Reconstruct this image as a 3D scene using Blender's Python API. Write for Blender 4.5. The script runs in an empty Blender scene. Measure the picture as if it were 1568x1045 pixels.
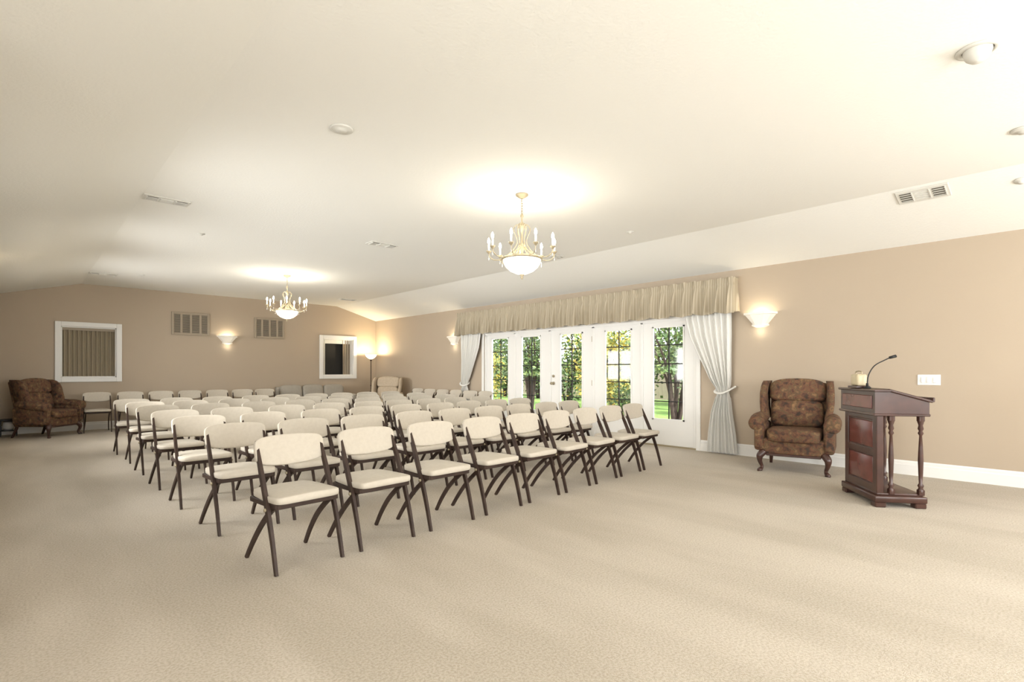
import bpy, bmesh, math, random
from mathutils import Vector, Matrix
random.seed(7)
scene = bpy.context.scene
R = math.radians

# ------------------------------------------------------------------ materials
def mat(name, col, rough=0.6, metal=0.0, emit=None, estr=0.0, noise=None, bump=None, spec=0.3, sheen=0.0):
    m = bpy.data.materials.new(name); m.use_nodes = True
    nt = m.node_tree; b = nt.nodes['Principled BSDF']
    b.inputs['Base Color'].default_value = (*col, 1)
    b.inputs['Roughness'].default_value = rough
    b.inputs['Metallic'].default_value = metal
    b.inputs['Specular IOR Level'].default_value = spec
    if sheen: b.inputs['Sheen Weight'].default_value = sheen
    if emit:
        b.inputs['Emission Color'].default_value = (*emit, 1)
        b.inputs['Emission Strength'].default_value = estr
    tc = nt.nodes.new('ShaderNodeTexCoord')
    if noise:   # (scale, amount, col2)
        n = nt.nodes.new('ShaderNodeTexNoise'); n.inputs['Scale'].default_value = noise[0]
        n.inputs['Detail'].default_value = 4
        nt.links.new(tc.outputs['Object'], n.inputs['Vector'])
        mx = nt.nodes.new('ShaderNodeMixRGB'); mx.inputs[1].default_value = (*col, 1); mx.inputs[2].default_value = (*noise[2], 1)
        mr = nt.nodes.new('ShaderNodeMapRange'); mr.inputs[1].default_value = 0.35; mr.inputs[2].default_value = 0.65
        mr.inputs[4].default_value = noise[1]
        nt.links.new(n.outputs['Fac'], mr.inputs[0]); nt.links.new(mr.outputs[0], mx.inputs[0])
        nt.links.new(mx.outputs[0], b.inputs['Base Color'])
    if bump:    # (scale, strength, distance)
        n2 = nt.nodes.new('ShaderNodeTexNoise'); n2.inputs['Scale'].default_value = bump[0]; n2.inputs['Detail'].default_value = 3
        nt.links.new(tc.outputs['Object'], n2.inputs['Vector'])
        bp = nt.nodes.new('ShaderNodeBump'); bp.inputs['Strength'].default_value = bump[1]; bp.inputs['Distance'].default_value = bump[2]
        nt.links.new(n2.outputs['Fac'], bp.inputs['Height']); nt.links.new(bp.outputs[0], b.inputs['Normal'])
    return m

M_wall = mat('wall_paint', (.455,.375,.285), .7, noise=(1.5,.3,(.435,.355,.27)), bump=(60,.15,.004))
M_ceil = mat('ceiling_paint', (.83,.825,.78), .9, bump=(45,.35,.006))
M_white = mat('white_trim', (.80,.79,.76), .45)
M_wood = mat('dark_wood', (.034,.020,.015), .5, noise=(14,.6,(.058,.036,.026)), spec=.25)
M_cream = mat('cream_upholstery', (.54,.49,.41), .8, noise=(40,.4,(.47,.42,.345)), bump=(300,.2,.002), sheen=.05)
M_mahog = mat('mahogany', (.066,.028,.020), .28, noise=(10,.7,(.038,.017,.013)), spec=.55)
M_mahog2 = mat('mahogany_panel', (.16,.042,.034), .22, noise=(8,.7,(.09,.024,.020)), spec=.7)
M_brass = mat('antique_cream_metal', (.40,.34,.23), .4, .4)
M_bulb = mat('bulb_glow', (1,.9,.7), .4, emit=(1,.90,.70), estr=12)
M_bowl = mat('alabaster_glass', (.9,.85,.72), .4, emit=(1,.88,.66), estr=1.6, noise=(6,.4,(.85,.78,.6)))
M_crystal = mat('crystal', (.75,.75,.72), .05, spec=.9)
M_sconce = mat('sconce_plaster', (.80,.77,.70), .5, emit=(1,.86,.64), estr=.06)
M_vent = mat('vent_white', (.66,.65,.60), .5)
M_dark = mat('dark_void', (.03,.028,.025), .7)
M_vdark = mat('vent_shadow', (.13,.12,.10), .8)
M_grille = mat('tan_grille', (.37,.31,.235), .6)
M_drape = mat('sheer_drape', (.76,.75,.71), .8, bump=(80,.1,.002))
M_gray = mat('gray_upholstery', (.38,.35,.30), .8, noise=(20,.4,(.33,.30,.25)))
M_black = mat('black_plastic', (.015,.015,.015), .4)
M_beigeb = mat('beige_plastic', (.56,.48,.32), .35)
M_brown_drape = mat('brown_drape', (.34,.285,.20), .8)
M_conc = mat('patio_concrete', (.50,.45,.40), .9, noise=(3,.4,(.43,.39,.34)))
M_grass = mat('lawn', (.10,.20,.04), .9, noise=(8,.6,(.20,.26,.07)))
M_fence = mat('garden_fence', (.50,.40,.34), .8, noise=(5,.4,(.36,.29,.25)))
M_bark = mat('bark', (.045,.034,.027), .9, bump=(20,.5,.02))
M_pot = mat('terracotta', (.12,.09,.08), .8)

def carpet():
    m = bpy.data.materials.new('carpet'); m.use_nodes = True
    nt = m.node_tree; b = nt.nodes['Principled BSDF']; b.inputs['Roughness'].default_value = .95
    b.inputs['Specular IOR Level'].default_value = .1; b.inputs['Sheen Weight'].default_value = .1
    tc = nt.nodes.new('ShaderNodeTexCoord')
    def nz(s, d, rot=None):
        n = nt.nodes.new('ShaderNodeTexNoise'); n.inputs['Scale'].default_value = s; n.inputs['Detail'].default_value = d
        mp = nt.nodes.new('ShaderNodeMapping'); nt.links.new(tc.outputs['Object'], mp.inputs[0])
        if rot: mp.inputs['Scale'].default_value = rot
        nt.links.new(mp.outputs[0], n.inputs['Vector']); return n
    big = nz(.9, 3, (1.6,.45,1)); fine = nz(90, 2); pile = nz(220, 2)
    r1 = nt.nodes.new('ShaderNodeValToRGB')
    r1.color_ramp.elements[0].position = .42; r1.color_ramp.elements[0].color = (.475,.42,.34,1)
    r1.color_ramp.elements[1].position = .60; r1.color_ramp.elements[1].color = (.56,.50,.415,1)
    nt.links.new(big.outputs['Fac'], r1.inputs[0])
    mx = nt.nodes.new('ShaderNodeMixRGB'); mx.blend_type = 'MULTIPLY'; mx.inputs[0].default_value = .8
    r2 = nt.nodes.new('ShaderNodeValToRGB')
    r2.color_ramp.elements[0].position = .36; r2.color_ramp.elements[0].color = (.74,.71,.66,1)
    r2.color_ramp.elements[1].position = .60; r2.color_ramp.elements[1].color = (1,1,1,1)
    nt.links.new(fine.outputs['Fac'], r2.inputs[0])
    nt.links.new(r1.outputs[0], mx.inputs[1]); nt.links.new(r2.outputs[0], mx.inputs[2])
    nt.links.new(mx.outputs[0], b.inputs['Base Color'])
    bp = nt.nodes.new('ShaderNodeBump'); bp.inputs['Strength'].default_value = .5; bp.inputs['Distance'].default_value = .008
    nt.links.new(pile.outputs['Fac'], bp.inputs['Height']); nt.links.new(bp.outputs[0], b.inputs['Normal'])
    return m
M_carpet = carpet()

def tapestry():
    m = bpy.data.materials.new('tapestry_fabric'); m.use_nodes = True
    nt = m.node_tree; b = nt.nodes['Principled BSDF']; b.inputs['Roughness'].default_value = .85
    tc = nt.nodes.new('ShaderNodeTexCoord')
    n = nt.nodes.new('ShaderNodeTexNoise'); n.inputs['Scale'].default_value = 16; n.inputs['Detail'].default_value = 5
    nt.links.new(tc.outputs['Object'], n.inputs['Vector'])
    v = nt.nodes.new('ShaderNodeTexVoronoi'); v.inputs['Scale'].default_value = 20
    nt.links.new(tc.outputs['Object'], v.inputs['Vector'])
    r = nt.nodes.new('ShaderNodeValToRGB')
    e = r.color_ramp.elements
    e[0].position = .34; e[0].color = (.055,.040,.028,1)
    e[1].position = .66; e[1].color = (.27,.16,.08,1)
    for p,c in ((.44,(.125,.058,.036,1)),(.50,(.19,.095,.05,1)),(.56,(.12,.082,.045,1))):
        q = e.new(p); q.color = c
    nt.links.new(n.outputs['Fac'], r.inputs[0])
    mx = nt.nodes.new('ShaderNodeMixRGB'); mx.blend_type='MULTIPLY'; mx.inputs[0].default_value=.5
    r2 = nt.nodes.new('ShaderNodeValToRGB'); r2.color_ramp.elements[0].color=(1,.9,.7,1); r2.color_ramp.elements[1].color=(.45,.36,.28,1)
    r2.color_ramp.elements[1].position=.6
    nt.links.new(v.outputs['Distance'], r2.inputs[0])
    nt.links.new(r.outputs[0], mx.inputs[1]); nt.links.new(r2.outputs[0], mx.inputs[2])
    nt.links.new(mx.outputs[0], b.inputs['Base Color'])
    return m
M_tap = tapestry()

def valance_mat():
    m = mat('valance_fabric', (.47,.42,.31), .8)
    nt = m.node_tree; b = nt.nodes['Principled BSDF']
    tc = nt.nodes.new('ShaderNodeTexCoord'); sp = nt.nodes.new('ShaderNodeSeparateXYZ')
    nt.links.new(tc.outputs['Object'], sp.inputs[0])
    w = nt.nodes.new('ShaderNodeMath'); w.operation='SINE'
    mu = nt.nodes.new('ShaderNodeMath'); mu.operation='MULTIPLY'; mu.inputs[1].default_value = 2*math.pi/.035
    nt.links.new(sp.outputs['Y'], mu.inputs[0]); nt.links.new(mu.outputs[0], w.inputs[0])
    r = nt.nodes.new('ShaderNodeValToRGB'); r.color_ramp.elements[0].color=(.38,.325,.235,1); r.color_ramp.elements[1].color=(.50,.44,.335,1)
    nt.links.new(w.outputs[0], r.inputs[0]); nt.links.new(r.outputs[0], b.inputs['Base Color'])
    return m
M_val = valance_mat()

def glass_mat():
    m = bpy.data.materials.new('window_glass'); m.use_nodes = True
    nt = m.node_tree; nt.nodes.remove(nt.nodes['Principled BSDF'])
    o = nt.nodes['Material Output']; t = nt.nodes.new('ShaderNodeBsdfTransparent'); g = nt.nodes.new('ShaderNodeBsdfGlossy')
    g.inputs['Roughness'].default_value = .05
    mx = nt.nodes.new('ShaderNodeMixShader'); mx.inputs[0].default_value = .03
    nt.links.new(t.outputs[0], mx.inputs[1]); nt.links.new(g.outputs[0], mx.inputs[2]); nt.links.new(mx.outputs[0], o.inputs[0])
    return m
M_glass = glass_mat()

def leaf_mat(name, c1, c2, c3):
    m = bpy.data.materials.new(name); m.use_nodes = True
    nt = m.node_tree; b = nt.nodes['Principled BSDF']; b.inputs['Roughness'].default_value = .6
    g = nt.nodes.new('ShaderNodeNewGeometry'); r = nt.nodes.new('ShaderNodeValToRGB')
    r.color_ramp.elements[0].color = (*c1,1); r.color_ramp.elements[1].color = (*c3,1)
    q = r.color_ramp.elements.new(.5); q.color = (*c2,1)
    nt.links.new(g.outputs['Random Per Island'], r.inputs[0]); nt.links.new(r.outputs[0], b.inputs['Base Color'])
    return m
M_leafg = leaf_mat('leaves_green', (.02,.045,.01), (.055,.11,.025), (.15,.20,.055))
M_leafy = leaf_mat('leaves_yellow', (.09,.13,.03), (.25,.25,.045), (.62,.44,.07))

# ------------------------------------------------------------------ mesh builder
def sgnpow(v, e): return math.copysign(abs(v)**e, v)
class B:
    def __init__(s): s.v=[]; s.f=[]; s.m=[]; s.s=[]; s.mats=[]
    def mi(s, m):
        if m not in s.mats: s.mats.append(m)
        return s.mats.index(m)
    def add(s, vs, fs, m, smooth=False, M=None):
        o = len(s.v); k = s.mi(m)
        for v in vs:
            v = Vector(v); s.v.append(M @ v if M else v)
        for f in fs:
            s.f.append([i+o for i in f]); s.m.append(k); s.s.append(smooth)
    def box(s, c, d, m, bev=0, rot=None, seg=2):
        M = Matrix.Translation(c)
        if rot: M = M @ rot
        if bev <= 0:
            x,y,z = d[0]/2,d[1]/2,d[2]/2
            vs=[(-x,-y,-z),(x,-y,-z),(x,y,-z),(-x,y,-z),(-x,-y,z),(x,-y,z),(x,y,z),(-x,y,z)]
            s.add(vs,[(0,3,2,1),(4,5,6,7),(0,1,5,4),(1,2,6,5),(2,3,7,6),(3,0,4,7)],m,False,M); return
        bm = bmesh.new(); bmesh.ops.create_cube(bm, size=1)
        for v in bm.verts: v.co = Vector((v.co.x*d[0], v.co.y*d[1], v.co.z*d[2]))
        bmesh.ops.bevel(bm, geom=bm.edges[:], offset=bev, segments=seg, profile=.5, affect='EDGES')
        bm.verts.index_update()
        s.add([v.co.copy() for v in bm.verts], [[v.index for v in f.verts] for f in bm.faces], m, seg>1, M); bm.free()
    def pillow(s, c, d, m, e=.35, rot=None, nu=28, nv=16, fn=None):
        M = Matrix.Translation(c)
        if rot: M = M @ rot
        vs=[]; fs=[]
        for j in range(nv+1):
            p = -math.pi/2 + math.pi*j/nv
            for i in range(nu):
                t = 2*math.pi*i/nu
                v = Vector((d[0]/2*sgnpow(math.cos(p),e)*sgnpow(math.cos(t),e), d[1]/2*sgnpow(math.cos(p),e)*sgnpow(math.sin(t),e), d[2]/2*sgnpow(math.sin(p),e)))
                if fn: v = fn(v)
                vs.append(v)
        for j in range(nv):
            for i in range(nu):
                fs.append((j*nu+i, j*nu+(i+1)%nu, (j+1)*nu+(i+1)%nu, (j+1)*nu+i))
        s.add(vs, fs, m, True, M)
    def tube(s, pts, rad, m, seg=8, sub=4, M=None, ratio=1.0, up=None):
        pts=[Vector(p) for p in pts]
        if not isinstance(rad,(list,tuple)): rad=[rad]*len(pts)
        if sub>1 and len(pts)>2:
            P=[];Q=[]
            n=len(pts)
            for i in range(n-1):
                p0=pts[max(i-1,0)];p1=pts[i];p2=pts[i+1];p3=pts[min(i+2,n-1)]
                for k in range(sub):
                    t=k/sub
                    P.append(.5*((2*p1)+(-p0+p2)*t+(2*p0-5*p1+4*p2-p3)*t*t+(-p0+3*p1-3*p2+p3)*t**3)); Q.append(rad[i]*(1-t)+rad[i+1]*t)
            P.append(pts[-1]);Q.append(rad[-1]); pts,rad=P,Q
        n=len(pts); vs=[];fs=[]
        T=(pts[1]-pts[0]).normalized()
        ref=Vector(up) if up else (Vector((0,0,1)) if abs(T.z)<.9 else Vector((1,0,0)))
        N=(ref-T*ref.dot(T)).normalized()
        for i in range(n):
            T=(pts[min(i+1,n-1)]-pts[max(i-1,0)]).normalized()
            N=(N-T*N.dot(T)).normalized(); Bn=T.cross(N)
            for k in range(seg):
                a=2*math.pi*k/seg+math.pi/seg
                vs.append(pts[i]+(N*math.cos(a)*ratio+Bn*math.sin(a))*rad[i])
        for i in range(n-1):
            for k in range(seg):
                fs.append((i*seg+k,i*seg+(k+1)%seg,(i+1)*seg+(k+1)%seg,(i+1)*seg+k))
        fs.append(list(range(seg))[::-1]); fs.append([(n-1)*seg+k for k in range(seg)])
        s.add(vs,fs,m,seg>4,M)
    def lathe(s, prof, c, m, seg=24, rot=None):
        M=Matrix.Translation(c)
        if rot: M=M@rot
        vs=[];fs=[]
        for r,z in prof:
            for k in range(seg):
                a=2*math.pi*k/seg; vs.append((r*math.cos(a),r*math.sin(a),z))
        for i in range(len(prof)-1):
            for k in range(seg):
                fs.append((i*seg+k,i*seg+(k+1)%seg,(i+1)*seg+(k+1)%seg,(i+1)*seg+k))
        s.add(vs,fs,m,True,M)
    def mesh(s,name):
        me=bpy.data.meshes.new(name); me.from_pydata(s.v,[],s.f)
        for m in s.mats: me.materials.append(m)
        me.polygons.foreach_set('material_index',s.m); me.polygons.foreach_set('use_smooth',s.s)
        me.update(); return me
    def obj(s,name,loc=(0,0,0),rz=0,parent=None):
        o=bpy.data.objects.new(name,s.mesh(name)); scene.collection.objects.link(o)
        o.location=loc; o.rotation_euler=(0,0,rz)
        if parent: o.parent=parent
        return o
def link(name,me,loc,rz=0,sc=1):
    o=bpy.data.objects.new(name,me); scene.collection.objects.link(o); o.location=loc; o.rotation_euler=(0,0,rz); o.scale=(sc,sc,sc); return o
def light(kind,name,loc,energy,col,parent=None,radius=.02,**k):
    l=bpy.data.lights.new(name,kind); l.energy=energy; l.color=col
    if kind=='POINT': l.shadow_soft_size=radius
    o=bpy.data.objects.new(name,l); scene.collection.objects.link(o); o.location=loc
    if parent: o.parent=parent
    return o

# ------------------------------------------------------------------ room shell
XL,XR,YB,YF = -.35,7.59,14.0,-3.0
XA = -2.5           # alcove beside the camera
YA = 3.0            # alcove ends here
HC,HW = 3.02,2.68
b=B(); b.box(((XA+XR)/2,(YB+YF)/2,-.05),(XR-XA,YB-YF,.1),M_carpet); b.obj('floor')
def prism(b,prof,y0,y1,m,th=.08):
    n=len(prof); vs=[(x,y0,z) for x,z in prof]+[(x,y1,z) for x,z in prof]+[(x,y0,z+th) for x,z in prof]+[(x,y1,z+th) for x,z in prof]
    fs=[]
    for i in range(n-1):
        fs.append((i,n+i,n+i+1,i+1)); fs.append((2*n+i,2*n+i+1,3*n+i+1,3*n+i))
    fs.append(list(range(n))+[2*n+i for i in range(n)][::-1]); fs.append([n+i for i in range(n)]+[3*n+i for i in range(n)][::-1])
    fs.append((0,2*n,3*n,n)); fs.append((n-1,2*n-1,4*n-1,3*n-1))
    b.add(vs,fs,m)
b=B(); prism(b,[(XL-.15,HW-.03),(XL,HW),(.92,HC),(6.40,HC),(XR,HW),(XR+.15,HW-.03)],YF-.1,YB+.14,M_ceil)
b.box(((XA+XL)/2-.02,(YF+YA)/2,HW+.05),(XL-XA,YA-YF+.1,.08),M_ceil); b.obj('ceiling')

def wall_holes(name, axis, pos, a0,a1,z0,z1,holes,th,m):
    A=sorted({a0,a1,*[h[0] for h in holes],*[h[1] for h in holes]}); Z=sorted({z0,z1,*[h[2] for h in holes],*[h[3] for h in holes]})
    b=B()
    for i in range(len(A)-1):
        for j in range(len(Z)-1):
            ca,cz=(A[i]+A[i+1])/2,(Z[j]+Z[j+1])/2
            if any(h[0]<ca<h[1] and h[2]<cz<h[3] for h in holes): continue
            da,dz=A[i+1]-A[i],Z[j+1]-Z[j]
            if axis=='x': b.box((pos+th/2,ca,cz),(abs(th),da,dz),m)
            else: b.box((ca,pos+th/2,cz),(da,abs(th),dz),m)
    return b.obj(name)
DY0,DY1,DZ=4.00,9.06,2.05
wall_holes('wall_right','x',XR,YF,YB,0,HW+.02,[(DY0,DY1,0,DZ)],.15,M_wall)
W1=(.60,1.50,1.09,2.13); W2=(6.01,6.89,1.11,2.11)
wall_holes('wall_back','y',YB,XL-.12,XR+.15,0,3.06,[W1,W2],.14,M_wall)
WL=[(4.6,6.4,.9,2.0),(7.6,9.0,.9,2.0),(10.4,12.0,.9,2.0)]  # unseen openings, added to let fill light in; same in alcove and front wall
wall_holes('wall_left','x',XL,YA,YB,0,HW+.02,WL,-.12,M_wall)
WA=[(-2.2,.6,.5,2.2)]
wall_holes('wall_alcove_side','x',XA,YF,YA,0,HW+.05,WA,-.12,M_wall)
wall_holes('wall_alcove_end','y',YA,XA,XL,0,HW+.05,[],.12,M_wall)
WF=[(.6,3.2,.7,2.3),(4.2,6.8,.7,2.3)]
wall_holes('wall_front','y',YF,XA,XR+.15,0,3.06,WF,-.12,M_wall)

wn=[3]
def fill_window(axis,pos,H,outward,power,spread=180):  # unseen window added as a frame for a fill light
    a0,a1,z0,z1=H; b=B(); f=.08
    def bx(ca,cz,da,dz,dep=.03,off=0):
        if axis=='x': b.box((pos+off,ca,cz),(dep,da,dz),M_white)
        else: b.box((ca,pos+off,cz),(da,dep,dz),M_white)
    o=-outward*.015
    ca,cz=(a0+a1)/2,(z0+z1)/2
    bx(a0-f/2,cz,f,z1-z0+2*f,.03,o); bx(a1+f/2,cz,f,z1-z0+2*f,.03,o); bx(ca,z0-f/2,a1-a0,f,.03,o); bx(ca,z1+f/2,a1-a0,f,.03,o)
    o=outward*.06
    bx(ca,cz,.04,z1-z0,.04,o); bx(ca,cz,a1-a0,.03,.03,o)
    for q in (a0+.02,a1-.02): bx(q,cz,.04,z1-z0,.05,o)
    for q in (z0+.02,z1-.02): bx(ca,q,a1-a0,.04,.05,o)
    b.obj('window_%d'%wn[0]); wn[0]+=1
    p=pos+outward*.16
    loc=(p,ca,cz) if axis=='x' else (ca,p,cz)
    L=light('AREA','window_fill_light',loc,power,(1.0,.99,.965)); L.data.shape='RECTANGLE'; L.data.size=a1-a0; L.data.size_y=z1-z0  # added area fill light behind the made-up opening, brightens the room
    L.data.spread=R(spread)
    d=Vector((-outward,0,0)) if axis=='x' else Vector((0,-outward,0))
    L.rotation_euler=d.to_track_quat('-Z','Y').to_euler()
for h in WL: fill_window('x',XL,h,-1,24,105)
for h in WA: fill_window('x',XA,h,-1,60)
for h in WF: fill_window('y',YF,h,-1,68)

def baseboard(name,p0,p1,nrm):
    p0=Vector(p0);p1=Vector(p1);d=p1-p0;L=d.length;ang=math.atan2(d.y,d.x)
    b=B()
    prof=[(0,0),(.018,0),(.018,.115),(.012,.125),(.012,.15),(.006,.165),(0,.165)]
    s=1 if nrm>0 else -1
    vs=[(0,s*y,z) for y,z in prof]+[(L,s*y,z) for y,z in prof]; n=len(prof)
    fs=[(i,(i+1)%n,n+(i+1)%n,n+i) for i in range(n)]+[list(range(n)),list(range(n,2*n))[::-1]]
    b.add(vs,fs,M_white); return b.obj(name,(p0.x,p0.y,0),ang)
baseboard('baseboard_right',(XR,YF),(XR,DY0-.07),1)
baseboard('baseboard_right.001',(XR,DY1+.07),(XR,YB),1)
baseboard('baseboard_back',(XL,YB),(XR,YB),-1)
baseboard('baseboard_left',(XL,YA),(XL,YB),-1)

# ------------------------------------------------------------------ interior windows in the back wall
def back_window(name,W,kind):
    x0,x1,z0,z1=W; b=B(); f=.095
    for (c,d) in (((x0-f/2,0,(z0+z1)/2),(f,.035,z1-z0+2*f)),((x1+f/2,0,(z0+z1)/2),(f,.035,z1-z0+2*f)),
                  (((x0+x1)/2,0,z0-f/2),(x1-x0,.035,f)),(((x0+x1)/2,0,z1+f/2),(x1-x0,.035,f))):
        b.box((c[0],YB-.018,c[2]),d,M_white,.006,seg=1)
    for (c,d) in (((x0+.01,0,(z0+z1)/2),(.02,.2,z1-z0)),((x1-.01,0,(z0+z1)/2),(.02,.2,z1-z0)),
                  (((x0+x1)/2,0,z0+.01),(x1-x0,.2,.02)),(((x0+x1)/2,0,z1-.01),(x1-x0,.2,.02))):
        b.box((c[0],YB+.1,c[2]),d,M_white)
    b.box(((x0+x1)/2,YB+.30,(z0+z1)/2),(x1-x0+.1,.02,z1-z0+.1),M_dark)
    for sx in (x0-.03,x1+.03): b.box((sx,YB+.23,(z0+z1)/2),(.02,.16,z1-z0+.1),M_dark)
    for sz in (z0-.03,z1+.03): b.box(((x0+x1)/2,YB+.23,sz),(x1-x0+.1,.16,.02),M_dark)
    def folds(a,c,m,zt=z1-.02,y0=.17):
        n=120; vs=[];fs=[]
        for i in range(n+1):
            x=a+(c-a)*i/n; y=YB+y0+.028*math.sin(2*math.pi*x/.075)+.006*math.sin(x*31)
            vs+= [(x,y,z0+.02),(x,y,zt)]
        for i in range(n): fs.append((2*i,2*i+2,2*i+3,2*i+1))
        b.add(vs,fs,m,True)
    if kind==0:
        folds(x0+.02,x1-.02,M_brown_drape,z1-.06,.10)
        b.box(((x0+x1)/2,YB+.08,z1-.045),(x1-x0-.04,.05,.05),M_grille)
    else:
        folds(x0+.02,x0+.14,M_drape); folds(x1-.24,x1-.02,M_grille)
        b.box(((x0+x1)/2,YB+.17,z1-.07),(x1-x0-.04,.02,.10),M_drape)
    b.obj(name)
back_window('window_1',W1,0); back_window('window_2',W2,1)

def wall_grille(x0,x1,z0,z1):
    b=B(); cx,cz=(x0+x1)/2,(z0+z1)/2; w,h=x1-x0,z1-z0
    b.box((0,-.010,0),(w-.04,.006,h-.04),M_vdark)
    for c,d in (((-w/2+.025,0),(.05,h)),((w/2-.025,0),(.05,h)),((0,-h/2+.025),(w-.1,.05)),((0,h/2-.025),(w-.1,.05))):
        b.box((c[0],-.018,c[1]),(d[0],.024,d[1]),M_grille,.004,seg=1)
    for i in range(1,4): b.box((-w/2+w*i/4,-.020,0),(.045,.022,h-.1),M_grille)
    for k in range(14): b.box((0,-.018,-h/2+.05+(h-.1)*(k+.5)/14),(w-.1,.008,.012),M_grille,0,Matrix.Rotation(R(35),4,'X'))
    b.obj('return_air_grille',(cx,YB-.002,cz))
wall_grille(2.50,3.27,2.05,2.57); wall_grille(4.26,4.99,2.05,2.56)

# ------------------------------------------------------------------ french doors
bounds=[4.03,4.985,6.005,7.075,8.085,9.03]; cents=[4.50,5.47,6.54,7.61,8.56]
for i,cy in enumerate(cents):
    y0,y1=bounds[i]+.028,bounds[i+1]-.028; gw=.285
    b=B(); X=XR+.05; t=.045
    g0,g1=cy-gw,cy+gw; gz0,gz1=.42,1.94
    b.box((X,(y0+g0)/2,1.0),(t,g0-y0,2.0),M_white); b.box((X,(y1+g1)/2,1.0),(t,y1-g1,2.0),M_white)
    b.box((X,cy,gz0/2),(t,g1-g0,gz0),M_white); b.box((X,cy,(gz1+2.0)/2),(t,g1-g0,2.0-gz1),M_white)
    for yy in (g0+.012,g1-.012): b.box((X-.025,yy,(gz0+gz1)/2),(.02,.024,gz1-gz0),M_white)
    for zz in (gz0+.012,gz1-.012): b.box((X-.025,cy,zz),(.02,g1-g0,.024),M_white)
    b.box((X,cy,(gz0+gz1)/2),(.006,g1-g0,gz1-gz0),M_glass)
    b.box((X,cy,(gz0+gz1)/2),(.014,.018,gz1-gz0),M_dark)
    for k in range(1,5): b.box((X,cy,gz0+(gz1-gz0)*k/5),(.014,g1-g0,.018),M_dark)
    if i==2:
        for zz in (.98,1.12):
            b.lathe([(0,-.01),(.03,-.01),(.03,.006),(.012,.012),(.012,.04),(.028,.05),(.028,.07),(0,.078)] if zz<1 else [(0,-.01),(.026,-.01),(.026,.012),(0,.016)],(X-.03,y1-.06,zz),M_brass,16,Matrix.Rotation(R(-90),4,'Y'))
        for zz in (.25,1.0,1.8): b.box((X-.026,y0+.005,zz),(.012,.02,.1),M_brass)
    b.obj('door_%d'%(i+1))
b=B()
for y in bounds:
    b.box((XR+.06,y,1.01),(.10,.055,2.02),M_white,.004,seg=1)
b.box((XR+.06,(DY0+DY1)/2,2.025),(.10,DY1-DY0,.05),M_white)
b.box((XR+.06,(DY0+DY1)/2,.012),(.12,DY1-DY0,.024),M_brass)
for y in (DY0-.035,DY1+.035): b.box((XR-.012,y,1.03),(.024,.07,2.10),M_white,.004,seg=1)
b.box((XR-.012,(DY0+DY1)/2,DZ+.035),(.024,DY1-DY0+.14,.07),M_white,.004,seg=1)
b.obj('trim_doors')

# ------------------------------------------------------------------ valance and drapes
def valance():
    b=B(); y0,y1=3.36,9.84; xf=XR-.17; zt=2.56; zb=2.05
    path=[]
    for i in range(13): path.append((XR-.003-(.167)*i/12,y0,-1,0))
    n=1100
    for i in range(n+1): path.append((xf,y0+(y1-y0)*i/n,0,1))
    for i in range(13): path.append((xf+(.167)*i/12,y1,1,0))
    lev=[(zt,.022,0),(2.52,.016,0),(2.475,.004,.0),(2.46,.003,0),(2.44,.008,0),(2.38,.020,.012),(2.25,.034,.03),(2.12,.046,.04),(zb,.052,.045)]
    vs=[];fs=[];s=0;prev=None
    for p in path:
        if prev: s+=math.hypot(p[0]-prev[0],p[1]-prev[1])
        prev=p
        ph=2*math.pi*s/.18+.8*math.sin(s*2.1)
        for z,a,o in lev:
            f=math.sin(ph)+.3*math.sin(2.3*ph+1)
            zz=z
            if z==zb: zz=z+.02*math.sin(ph*.5+.5)
            if z==zt: zz=z+.008*math.sin(ph*2.2)
            if p[3]: vs.append((p[0]-a*f-o,p[1]+a*.5*math.cos(ph),zz))
            else: vs.append((p[0]-o*.3,p[1]+p[2]*(a*f*.5+o*.5),zz))
    L=len(lev)
    for i in range(len(path)-1):
        for j in range(L-1): fs.append((i*L+j,(i+1)*L+j,(i+1)*L+j+1,i*L+j+1))
    b.add(vs,fs,M_val,True)
    b.box((XR-.08,(y0+y1)/2,2.455),(.155,y1-y0-.04,.02),M_white)
    b.obj('window_valance')
valance()
def drape(outer,sgn,name):
    tab=[(2.20,.0,.74),(2.0,.0,.72),(1.75,.0,.66),(1.48,.01,.53),(1.28,.015,.43),(1.10,.02,.34),(.98,.03,.26),(.90,.05,.22),(.82,.03,.25),(.60,.0,.32),(.30,-.05,.36),(.02,-.08,.38)]
    b=B(); N=90; vs=[];fs=[]; rows=[]
    for k in range(len(tab)-1):
        for q in range(4):
            t=q/4; rows.append(tuple(tab[k][c]*(1-t)+tab[k+1][c]*t for c in range(3)))
    rows.append(tab[-1])
    for z,o,i in rows:
        w=i-o; A=.030 if w>.5 else .030+.02*(.5-w)
        if abs(z-.9)<.08: A*=.55
        for k in range(N+1):
            t=k/N; y=outer+sgn*(o+w*t)
            ph=t*2*math.pi*8
            vs.append((XR-.085+A*math.sin(ph)+.010*math.sin(ph*.5+z*2),y+.004*math.cos(ph*2),z))
    for r in range(len(rows)-1):
        for k in range(N): fs.append((r*(N+1)+k,r*(N+1)+k+1,(r+1)*(N+1)+k+1,(r+1)*(N+1)+k))
    b.add(vs,fs,M_drape,True)
    yc=outer+sgn*.135
    pts=[(XR-.02,outer-sgn*.02,.99),(XR-.09,outer+sgn*.0,.96),(XR-.145,outer+sgn*.05,.92),(XR-.150,yc,.89),(XR-.13,outer+sgn*.22,.90),(XR-.07,outer+sgn*.255,.93),(XR-.02,outer+sgn*.2,.97)]
    b.tube(pts,.022,M_drape,8,5,ratio=.5)
    b.obj(name)
drape(3.41,1,'curtain'); drape(9.80,-1,'curtain')

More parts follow.
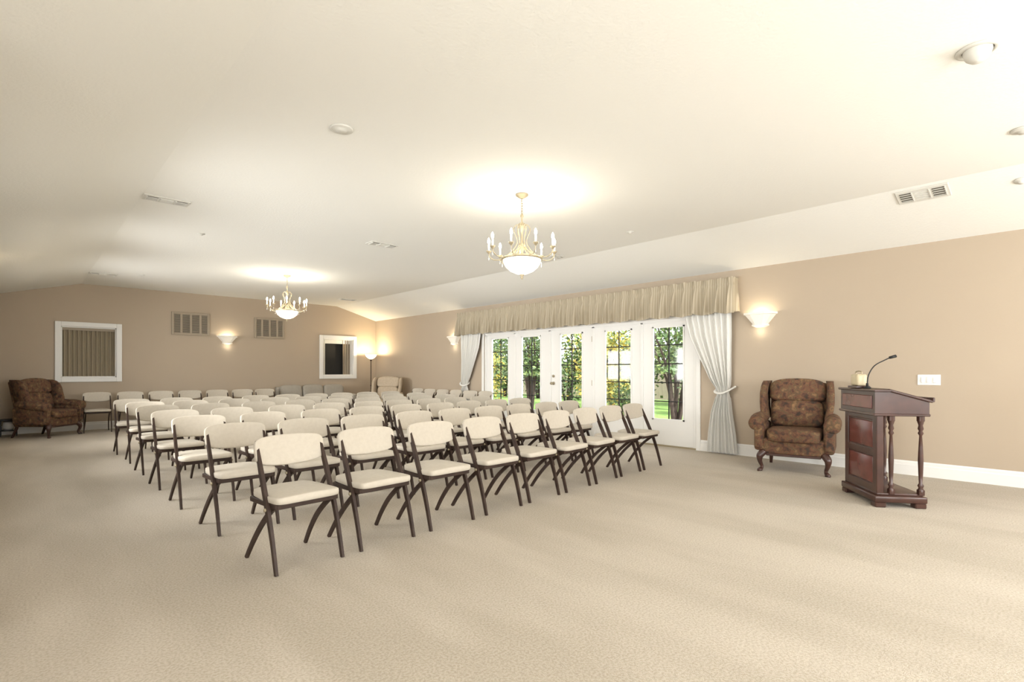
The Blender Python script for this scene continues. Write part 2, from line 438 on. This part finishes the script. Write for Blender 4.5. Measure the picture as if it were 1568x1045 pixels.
# ------------------------------------------------------------------ folding chair
def chair_mesh():
    b=B()
    for sx in (-1,1):
        x=.215*sx
        b.tube([(x,-.235,0),(x,-.180,.20),(x,-.115,.38),(x*.99,-.040,.55),(x*.98,.020,.68),(x*.97,.062,.765)],[.018,.021,.024,.024,.020,.015],M_wood,4,4,ratio=.64,up=(1,0,0))
        xi=.186*sx
        b.tube([(xi,-.17,.390),(xi,-.09,.345),(xi,.035,.24),(xi*1.03,.140,.12),(xi*1.07,.225,0)],[.018,.021,.021,.020,.018],M_wood,4,5,ratio=.64,up=(1,0,0))
        b.box((.196*sx,-.02,.393),(.018,.36,.032),M_wood,.004,seg=1)
        b.lathe([(0,-.006),(.011,-.006),(.011,.006),(0,.006)],(.230*sx,-.118,.37),M_brass,10,Matrix.Rotation(R(90),4,'Y'))
    b.box((0,-.195,.393),(.39,.02,.032),M_wood,.004,seg=1); b.box((0,.16,.393),(.39,.02,.032),M_wood,.004,seg=1)
    def seatf(v):
        k=1-.10*max(0,v.y)/.2; v=Vector((v.x*k,v.y,v.z))
        if v.z>0: v.z+=.008*(1-(v.x/.2)**2)
        return v
    b.pillow((0,-.03,.430),(.425,.42,.046),M_cream,.24,None,40,12,seatf)
    def backf(v):
        v=Vector(v); s=v.x/.23
        if v.z>0: v.z-=.022*s*s
        else: v.z+=.020*s*s
        v.y-=.7*v.x*v.x; return v
    b.pillow((0,.070,.695),(.455,.042,.200),M_cream,.28,Matrix.Rotation(R(-14),4,'X'),48,16,backf)
    return b.mesh('folding_chair')
CH=chair_mesh()
xs=[1.29,1.86,2.46,3.05,3.61,4.15,4.69,5.23,5.77]
for r in range(7):
    y=3.465+r*1.035+(.04 if r else 0)
    for i,x in enumerate(xs):
        tilt=.09*(1-.10*r)
        xx=x-(.045 if r else 0)+random.uniform(-.02,.02)*(r>0)
        yy=y+(x-1.3)*tilt+random.uniform(-.02,.02)*(r>0)
        link('folding_chair',CH,(xx,yy,0),math.atan(tilt)+random.uniform(-.03,.03))
for i,x in enumerate((1.13,1.68,2.22,2.77,3.31,3.85,4.35)):
    link('folding_chair',CH,(x,13.45+random.uniform(-.02,.02),0),random.uniform(-.05,.05))
for y in (11.25,10.72,10.2,9.68,9.16,8.64):
    link('folding_chair',CH,(7.22,y,0),R(-90)+random.uniform(-.05,.05))

# ------------------------------------------------------------------ wing chair
def wing_chair_mesh(name,fab):
    b=B()
    b.box((0,.02,.295),(.66,.66,.19),fab,.03,seg=3)
    b.pillow((0,-.07,.425),(.57,.60,.16),fab,.33)
    Rb=Matrix.Rotation(R(-13),4,'X')
    b.pillow((0,.205,.650),(.57,.19,.33),fab,.40,Rb)
    def crest(v):
        v=Vector(v)
        if v.z>0: v.z-=.030*(v.x/.28)**2
        return v
    b.pillow((0,.275,.935),(.62,.20,.29),fab,.38,Rb,fn=crest)
    b.box((0,.36,.66),(.62,.07,.76),fab,.03,Rb,seg=3)
    for sx in (-1,1):
        b.box((.355*sx,-.01,.40),(.11,.62,.32),fab,.035,seg=3)
        b.tube([(.385*sx,-.335,.560),(.39*sx,-.15,.585),(.380*sx,.10,.60),(.35*sx,.24,.62)],[.082,.086,.078,.05],fab,16,5)
        b.lathe([(0,0),(.06,0),(.080,-.012),(.086,-.035)],(.386*sx,-.350,.560),fab,18,Matrix.Rotation(R(90),4,'X'))
        b.box((.360*sx,-.325,.41),(.090,.03,.27),fab,.014,seg=2)
        prof=[(.60,-.03,.30),(.72,.0,.30),(.80,.03,.33),(.90,.055,.35),(.98,.09,.37),(1.03,.15,.385),(1.055,.23,.39)]
        vs=[];fs=[];n=len(prof)
        for z,yf,yb in prof:
            xo=.330+.05*(1-((z-.86)/.25)**2)*.6
            for x,y in ((xo+.040,yf+.025),(xo+.015,yf),(xo-.02,yf+.01),(xo-.03,yf+.04),(xo-.045,yb),(xo-.005,yb+.02)): vs.append((sx*x,y,z))
        for i in range(n-1):
            for k in range(6): fs.append((i*6+k,i*6+(k+1)%6,(i+1)*6+(k+1)%6,(i+1)*6+k))
        fs.append(list(range(6))); fs.append([(n-1)*6+k for k in range(6)])
        b.add(vs,fs,fab,True)
        b.tube([(.31*sx,-.28,.23),(.345*sx,-.315,.18),(.345*sx,-.315,.12),(.325*sx,-.295,.05),(.345*sx,-.325,.012),(.345*sx,-.33,0)],[.045,.040,.026,.018,.030,.024],M_mahog,10,4)
        b.tube([(.29*sx,.30,.23),(.30*sx,.33,.12),(.31*sx,.385,0)],[.028,.024,.018],M_mahog,8,3)
    b.box((0,-.30,.200),(.56,.02,.03),M_mahog,.006,seg=1)
    return b.mesh(name)
WC=wing_chair_mesh('wing_chair',M_tap)
link('wing_chair',WC,(6.98,2.38,0),R(-76),1.03)
link('wing_chair',WC,(.38,13.15,0),R(47))
WC2=wing_chair_mesh('beige_armchair',mat('beige_fabric',(.52,.43,.32),.8,noise=(25,.5,(.42,.34,.25))))
link('beige_armchair',WC2,(6.92,12.25,0),R(-50))

# gray sofa on the back wall
b=B()
b.box((0,.02,.27),(1.86,.72,.22),M_gray,.03,seg=3)
for i in (-1,0,1):
    b.pillow((i*.56,-.06,.44),(.55,.62,.17),M_gray,.35)
    b.pillow((i*.56,.25,.68),(.55,.2,.38),M_gray,.42,Matrix.Rotation(R(-10),4,'X'))
b.box((0,.36,.56),(1.8,.10,.52),M_gray,.04,seg=3)
for s in (-1,1):
    b.box((s*.89,0,.42),(.14,.74,.40),M_gray,.05,seg=3)
    for yy in (-.28,.32): b.lathe([(.0,0),(.022,0),(.032,.17),(0,.17)],(s*.82,yy,0),M_wood,12)
b.obj('gray_sofa',(5.62,13.48,0))

# ------------------------------------------------------------------ side table + floor lamp
b=B()
b.lathe([(0,.66),(.24,.66),(.255,.672),(.24,.685),(0,.685)],(0,0,0),M_wood,32)
b.lathe([(.05,.16),(.03,.2),(.045,.3),(.022,.38),(.04,.5),(.025,.6),(.08,.66)],(0,0,0),M_wood,20)
for k in range(3):
    a=k*2.094+.4; c,s=math.cos(a),math.sin(a)
    b.tube([(0,0,.22),(.10*c,.10*s,.20),(.18*c,.18*s,.07),(.25*c,.25*s,.014)],[.024,.022,.017,.015],M_wood,8,4)
b.obj('side_table',(7.18,13.05,0))
b=B()
b.lathe([(0,0),(.14,0),(.14,.02),(.03,.045),(.012,.07),(.012,.8),(.02,.82),(.012,.84),(.012,1.50),(.03,1.54),(.02,1.56)],(0,0,0),M_wood,24)
b.lathe([(.02,1.56),(.07,1.58),(.13,1.63),(.16,1.69),(.152,1.69),(.12,1.64),(.06,1.595),(0,1.585)],(0,0,0),M_bowl,28)
o=b.obj('floor_lamp',(7.22,13.58,0)); light('POINT','floor_lamp_bulb',(0,0,1.68),18,(1,.82,.54),o,.04)

# small stand in the far-left corner
b=B(); b.box((0,0,.30),(.26,.26,.03),M_black,.006,seg=1)
for sx in (-1,1):
    for sy in (-1,1): b.box((sx*.11,sy*.11,.145),(.02,.02,.29),M_black)
b.box((0,0,.10),(.24,.24,.015),M_black)
b.lathe([(0,.11),(.06,.11),(.09,.17),(.08,.25),(.06,.27),(.055,.26),(0,.26)],(0,0,0),M_white,18)
b.obj('plant_stand',(-.16,13.72,0))

# ------------------------------------------------------------------ lectern
def lectern():
    b=B(); W,D=.68,.42; H0=.83
    b.box((0,0,.075),(W,D,.06),M_mahog,.012); b.box((0,0,.115),(W-.05,D-.05,.025),M_mahog,.008)
    for sx in (-1,1):
        for sy in (-1,1): b.box((sx*(W/2-.05),sy*(D/2-.05),.023),(.09,.09,.046),M_mahog,.008,seg=1)
    yp=D/2-.055
    b.box((0,yp,(.12+H0)/2),(W-.06,.035,H0-.12),M_mahog)
    for sx in (-1,1): b.box((sx*(W/2-.065),yp,(.12+H0)/2),(.075,.06,H0-.12),M_mahog,.006,seg=1)
    for z,h in ((.155,.07),(.475,.06),(.80,.07)): b.box((0,yp+.004,z),(W-.16,.05,h),M_mahog,.006,seg=1)
    for z,h in ((.315,.24),(.635,.24)):
        b.box((0,yp+.012,z),(W-.22,.03,h),M_mahog2,.012,seg=2)
        b.box((0,yp-.012,z),(W-.22,.03,h),M_mahog2,.012,seg=2)
    col=[(.024,.125),(.025,.16),(.016,.18),(.025,.20),(.013,.22),(.017,.30),(.021,.42),(.016,.54),(.011,.64),(.022,.66),(.013,.68),(.023,.70),(.016,.73),(.025,.76),(.025,.84)]
    for sx in (-1,1):
        for yy in (.065,-.170):
            b.lathe(col,(sx*(W/2-.035),yy,0),M_mahog,18)
            b.box((sx*(W/2-.035),yy,.14),(.046,.046,.05),M_mahog,.004,seg=1); b.box((sx*(W/2-.035),yy,.80),(.046,.046,.07),M_mahog,.004,seg=1)
    w=W/2+.0
    prof=[(-D/2-.01,H0),(D/2,H0),(D/2,1.03),(D/2-.10,1.03),(-D/2-.01,.935)]
    n=len(prof); vs=[(-w,y,z) for y,z in prof]+[(w,y,z) for y,z in prof]
    fs=[(i,(i+1)%n,n+(i+1)%n,n+i) for i in range(n)]+[list(range(n))[::-1],list(range(n,2*n))]
    b.add(vs,fs,M_mahog)
    b.box((0,0,H0-.008),(W+.03,D+.03,.022),M_mahog,.006,seg=1)
    b.box((0,D/2-.05,1.035),(W+.05,.135,.022),M_mahog,.006,seg=1)
    ang=math.atan2(.095,D-.09)
    b.box((0,-.065,.992),(W+.04,D-.05,.022),M_mahog,.006,Matrix.Rotation(ang,4,'X'),seg=1)
    b.box((0,-D/2-.035,.958),(W+.04,.02,.04),M_mahog,.005,seg=1)
    b.box((0,D/2+.002,.93),(W-.10,.012,.12),M_mahog2,.005,seg=1)
    b.obj('lectern',(5.93,1.27,0),R(37.2))
    o2=B(); o2.box((0,0,.01),(.18,.12,.02),M_mahog,.004,seg=1); o2.box((0,0,.075),(.14,.09,.11),M_beigeb,.018,seg=3)
    o2.tube([(-.055,0,.12),(-.055,0,.150),(0,0,.158),(.055,0,.150),(.055,0,.12)],.006,M_brass,8,4)
    o2.lathe([(0,0),(.035,0),(.035,.006),(0,.006)],(0,-.048,.075),M_white,20,Matrix.Rotation(R(90),4,'X'))
    p=Matrix.Rotation(R(37.2),4,'Z')@Vector((.03,.180,0)); o2.obj('desk_clock',(5.93+p.x,1.27+p.y,1.050),R(37.2))
    o3=B(); o3.lathe([(0,0),(.03,0),(.03,.012),(.012,.02),(.010,.05)],(0,0,0),M_black,16)
    o3.tube([(0,0,.02),(-.0,-.01,.12),(.0,-.06,.21),(-.0,-.15,.265),(-.0,-.20,.29)],[.006,.005,.005,.005,.005],M_black,8,6)
    o3.tube([(0,-.185,.285),(-.0,-.24,.300)],[.012,.014],M_black,10,1)
    p=Matrix.Rotation(R(37.2),4,'Z')@Vector((-.10,.165,0)); o3.obj('gooseneck_microphone',(5.93+p.x,1.27+p.y,1.047),R(37.2))
lectern()
b=B(); b.box((0,0,.03),(.22,.12,.06),M_black,.012); b.tube([(.1,0,.03),(.2,.05,.01),(.25,-.05,.008),(.33,-.02,.03),(.36,0,.12)],.005,M_black,6,5)
b.obj('power_adapter',(7.16,1.62,0),R(10))
# switch plate
b=B(); b.box((-.004,0,0),(.008,.21,.12),M_white,.003,seg=1)
for k in (-1,0,1): b.box((-.012,k*.055,0),(.010,.032,.066),M_white,.002,Matrix.Rotation(R(4),4,'Y'),seg=1)
b.obj('light_switch',(XR,1.17,1.11))

# ------------------------------------------------------------------ sconces
def sconce(loc,rz):
    b=B()
    def ring(w,d,z): return [(-w,0,z),(-w*.86,-d*.72,z),(-w*.45,-d,z),(w*.45,-d,z),(w*.86,-d*.72,z),(w,0,z)]
    R0=[ring(.225,.15,.10),ring(.225,.15,.072),ring(.205,.135,.066),ring(.10,.085,-.06),ring(.115,.092,-.066),ring(.115,.092,-.085),ring(.06,.05,-.105)]
    vs=[p for r in R0 for p in r]; fs=[]
    for i in range(len(R0)-1):
        for k in range(5): fs.append((i*6+k,i*6+k+1,(i+1)*6+k+1,(i+1)*6+k))
    fs.append([(len(R0)-1)*6+k for k in range(6)])
    b.add(vs,fs,M_sconce)
    o=b.obj('wall_sconce',loc,rz)
    light('POINT','sconce_bulb',(0,-.090,.050),1.2,(1,.90,.70),o,.03)
    light('POINT','sconce_downlight',(0,-.085,-.16),.22,(1,.90,.70),o,.01)
sconce((XR-.001,3.04,1.93),R(-90)); sconce((XR-.001,10.14,1.95),R(-90))
sconce((3.65,YB-.001,1.97),0); sconce((XL+.001,9.7,1.95),R(90))

# ------------------------------------------------------------------ chandeliers
def chandelier(loc,pw):
    b=B()
    b.lathe([(0,0),(.065,0),(.065,-.012),(.04,-.03),(.012,-.045)],(0,0,0),M_brass,24)
    z=-.04; k=0
    while z>-.22:
        b.tube([( .010*math.cos(a),0,z-.014+.017*math.sin(a)) if k%2 else (0,.010*math.cos(a),z-.014+.017*math.sin(a)) for a in [2*math.pi*i/8 for i in range(9)]],.0028,M_brass,5,1)
        z-=.026; k+=1
    b.lathe([(0,-.20),(.012,-.205),(.018,-.225),(.010,-.24),(.008,-.28),(.022,-.30),(.03,-.33),(.018,-.36),(.010,-.40),(.012,-.5),(.030,-.53),(.022,-.56),(.012,-.60),(.012,-.66)],(0,0,0),M_brass,18)
    b.lathe([(.185,-.655),(.205,-.65),(.212,-.662),(.205,-.676),(.185,-.672)],(0,0,0),M_brass,40)
    b.lathe([(.196,-.668),(.190,-.70),(.165,-.745),(.12,-.785),(.06,-.812),(.02,-.818),(0,-.818)],(0,0,0),M_bowl,40)
    b.lathe([(0,-.81),(.02,-.815),(.024,-.828),(.010,-.84),(.014,-.855),(0,-.875)],(0,0,0),M_brass,16)
    for i in range(6):
        a=i*math.pi/3+.3; c,s=math.cos(a),math.sin(a)
        P=lambda r,z:(r*c,r*s,z)
        b.tube([P(.012,-.34),P(.05,-.31),P(.085,-.36),P(.055,-.44),P(.05,-.50),P(.10,-.58),P(.195,-.66)],[.0035,.0045,.0045,.0045,.0045,.0045,.0045],M_brass,6,5)
    for i in range(9):
        a=i*2*math.pi/9+.15; c,s=math.cos(a),math.sin(a); P=lambda r,z:(r*c,r*s,z)
        b.tube([P(.03,-.54),P(.10,-.60),P(.19,-.655),P(.28,-.665),P(.335,-.63),P(.345,-.585)],.005,M_brass,6,5)
        b.lathe([(.004,-.60),(.012,-.592),(.026,-.575),(.028,-.568),(.011,-.566)],P(.345,0),M_brass,14)
        b.lathe([(.009,-.568),(.009,-.50),(0,-.498)],P(.345,0),M_white,12)
        b.lathe([(0,-.50),(.009,-.493),(.015,-.475),(.012,-.455),(.004,-.435),(0,-.430)],P(.345,0),M_bulb,12)
        for rr,zz in ((.345,-.60),(.205,-.675)):
            b.lathe([(0,zz),(.001,zz-.004),(.001,zz-.035),(.004,zz-.045),(.005,zz-.055),(0,zz-.068)],P(rr,0),M_crystal,6)
    o=b.obj('chandelier',loc)
    for i in range(9):
        a=i*2*math.pi/9+.15
        light('POINT','candle_bulb',(.345*math.cos(a),.345*math.sin(a),-.470),pw,(1,.94,.83),o,.028)
    return o
chandelier((3.76,3.89,HC),1.4); chandelier((3.68,10.17,HC),2.0)

# ------------------------------------------------------------------ ceiling fittings
def ceil_vent(loc,lx,ly,ry=0,split='x'):
    b=B(); b.box((0,0,-.006),(lx,ly,.012),M_vent,.004,seg=1)
    L=max(lx,ly); s=min(lx,ly)
    for g,(c,w) in enumerate(((-L*.31,L*.24),(0,L*.28),(L*.31,L*.24))):
        if g!=1:
            d=(w,s*.66,.004) if split=='x' else (s*.66,w,.004); cc=(c,0,-.0125) if split=='x' else (0,c,-.0125)
            b.box(cc,d,M_vdark)
        for k in range(4):
            t=-s*.33+s*.66*(k+.5)/4
            if split=='x': b.box((c,t,-.016),(w,.004,.010),M_vent)
            else: b.box((t,c,-.016),(.004,w,.010),M_vent)
        if split=='x': b.box((c-w/2,0,-.016),(.008,s*.7,.012),M_vent)
        else: b.box((0,c-w/2,-.016),(s*.7,.008,.012),M_vent)
    o=b.obj('ceiling_vent',loc); o.rotation_euler=(0,ry,0)
ceil_vent((1.13,6.57,HC),.42,.20); ceil_vent((3.77,6.76,HC),.42,.20); ceil_vent((1.12,12.3,HC),.42,.20); ceil_vent((6.0,12.5,HC),.42,.2)
sl=math.atan2(HC-HW,XR-6.40)
ceil_vent((6.56,1.06,HC-.16*math.tan(sl)-.001),.24,.42,sl,'y')
ceil_vent((6.15,5.6,HC),.25,.15)
def disc(name,loc,r,h,ry=0):
    b=B(); b.lathe([(0,0),(r,0),(r,-h*.35),(r*.85,-h*.5),(r*.5,-h*.6),(r*.45,-h),(0,-h)],(0,0,0),M_vent,28)
    o=b.obj(name,loc); o.rotation_euler=(0,ry,0)
disc('smoke_detector',(1.757,3.757,HC),.085,.022); disc('smoke_detector',(5.50,.28,HC),.08,.03)
disc('fire_sprinkler',(1.74,7.87,HC),.045,.02); disc('fire_sprinkler',(1.67,11.94,HC),.045,.02); disc('fire_sprinkler',(5.79,3.97,HC),.045,.02)
disc('smoke_detector',(6.66,.36,HC-.26*math.tan(sl)),.05,.03,sl)
b=B(); b.lathe([(0,0),(.10,0),(.10,-.008),(.075,-.014),(.07,-.004)],(0,0,0),M_vent,30)
b.lathe([(.065,-.002),(.066,-.015),(.055,-.05),(.035,-.07),(0,-.075)],(-.012,.0,-.004),M_vent,26,Matrix.Rotation(R(12),4,'Y'))
b.lathe([(.069,-.005),(.05,-.004),(0,-.004)],(0,0,-.001),M_vdark,24)
b.obj('spot_light_fixture',(3.95,.39,HC))

# ------------------------------------------------------------------ garden
b=B(); b.box((10.2,8,-.11),(4.9,30,.1),M_conc); b.obj('ground_patio')
b=B(); b.box((22.6,8,-.12),(20,60,.1),M_grass); b.obj('ground_lawn')
b=B()
for i in range(220):
    y=-2+i*.2; b.box((21.0,y,.85),(.025,.185,1.8),M_fence)
for z in (.3,1.4): b.box((21.04,20,z),(.05,44,.09),M_fence)
b.obj('garden_fence')
def plant(name,loc,h,rad,lm,nleaf,trunk=True,leaf=.09,low=.3):
    b=B(); tips=[]
    for k in range(7):
        a=random.uniform(0,6.28); r=rad*random.uniform(.3,.8); zt=h*random.uniform(.6,.95)
        mid=(r*.35*math.cos(a+.4),r*.35*math.sin(a+.4),zt*.5)
        p=[(.05*math.cos(a),.05*math.sin(a),-.06),mid,(r*math.cos(a),r*math.sin(a),zt)]
        b.tube(p,[.045,.032,.01] if trunk else [.012,.01,.004],M_bark,6,4); tips.append(p[2]); tips.append(mid)
    vs=[];fs=[]
    for k in range(nleaf):
        t=random.choice(tips); s=rad*.34
        c=Vector((t[0]+random.gauss(0,s),t[1]+random.gauss(0,s),max(low,t[2]+random.gauss(0,s*1.1))))
        if (c.x**2+c.y**2)>rad*rad: continue
        u=Vector((random.gauss(0,1),random.gauss(0,1),random.gauss(0,.6))).normalized(); w=u.cross(Vector((random.gauss(0,1),random.gauss(0,1),random.gauss(0,1)))).normalized()
        L=leaf*random.uniform(.6,1.3); i=len(vs)
        vs+=[c,c+u*L*.5+w*L*.32,c+u*L,c+u*L*.5-w*L*.32]; fs.append((i,i+1,i+2,i+3))
    b.add(vs,fs,lm); b.obj(name,loc)
plant('garden_tree',(11.0,6.3,-.06),3.4,1.2,M_leafg,2600,True,.12,1.3)
plant('garden_shrub',(11.6,9.0,-.06),2.6,.95,M_leafy,2200,True,.12,.3)
plant('garden_tree',(12.4,12.4,-.06),3.8,1.4,M_leafg,3400,True,.12,1.2)
plant('garden_shrub',(14.4,10.6,-.06),2.4,.9,M_leafg,2200,True,.12,.3)
plant('garden_shrub',(15.6,13.6,-.06),2.6,1.3,M_leafg,2600,True,.12,.2)
plant('garden_shrub',(14.6,7.6,-.06),2.3,.9,M_leafg,1500,True,.12,.8)
plant('garden_tree',(14.2,17.4,-.06),4.0,1.6,M_leafg,3400,True,.13,.6)
plant('garden_shrub',(12.6,15.3,-.06),2.2,1.0,M_leafy,1800,True,.12,.2)
plant('garden_shrub',(11.2,7.9,-.06),.8,.35,M_leafg,800,False,.08,.05)
plant('garden_tree',(16.0,9.2,-.06),4.2,1.3,M_leafg,2600,True,.13,1.8)
for k in range(8):
    plant('garden_shrub',(18.3+.3*(k%2),7.0+k*2.7,-.06),3.6,1.3,M_leafg if k%3 else M_leafy,2600,True,.17,.2)
b=B(); b.lathe([(0,0),(.20,0),(.28,.38),(.30,.42),(.26,.42),(.24,.36),(0,.36)],(0,0,0),M_pot,24); b.obj('planter_pot',(9.8,11.4,-.06))

# ------------------------------------------------------------------ lights
w=bpy.data.worlds.new('World'); scene.world=w; w.use_nodes=True
bg=w.node_tree.nodes['Background']; bg.inputs[0].default_value=(.90,.95,1,1); bg.inputs[1].default_value=1.9
s=light('SUN','sun',(0,0,10),5,(1,.95,.88)); s.data.angle=R(1)
s.rotation_euler=Vector((.02,.62,-.8)).to_track_quat('-Z','Y').to_euler()

# ------------------------------------------------------------------ camera
cd=bpy.data.cameras.new('camera'); cam=bpy.data.objects.new('camera',cd); scene.collection.objects.link(cam)
cam.location=(0,0,1.2); cam.rotation_euler=(R(90),0,R(-42.95)); cd.sensor_width=36; cd.lens=18.57; cd.shift_y=.0303; cd.clip_start=.05
scene.camera=cam
scene.view_settings.view_transform='Standard'
scene.view_settings.exposure=1.3
scene.view_settings.gamma=1.0
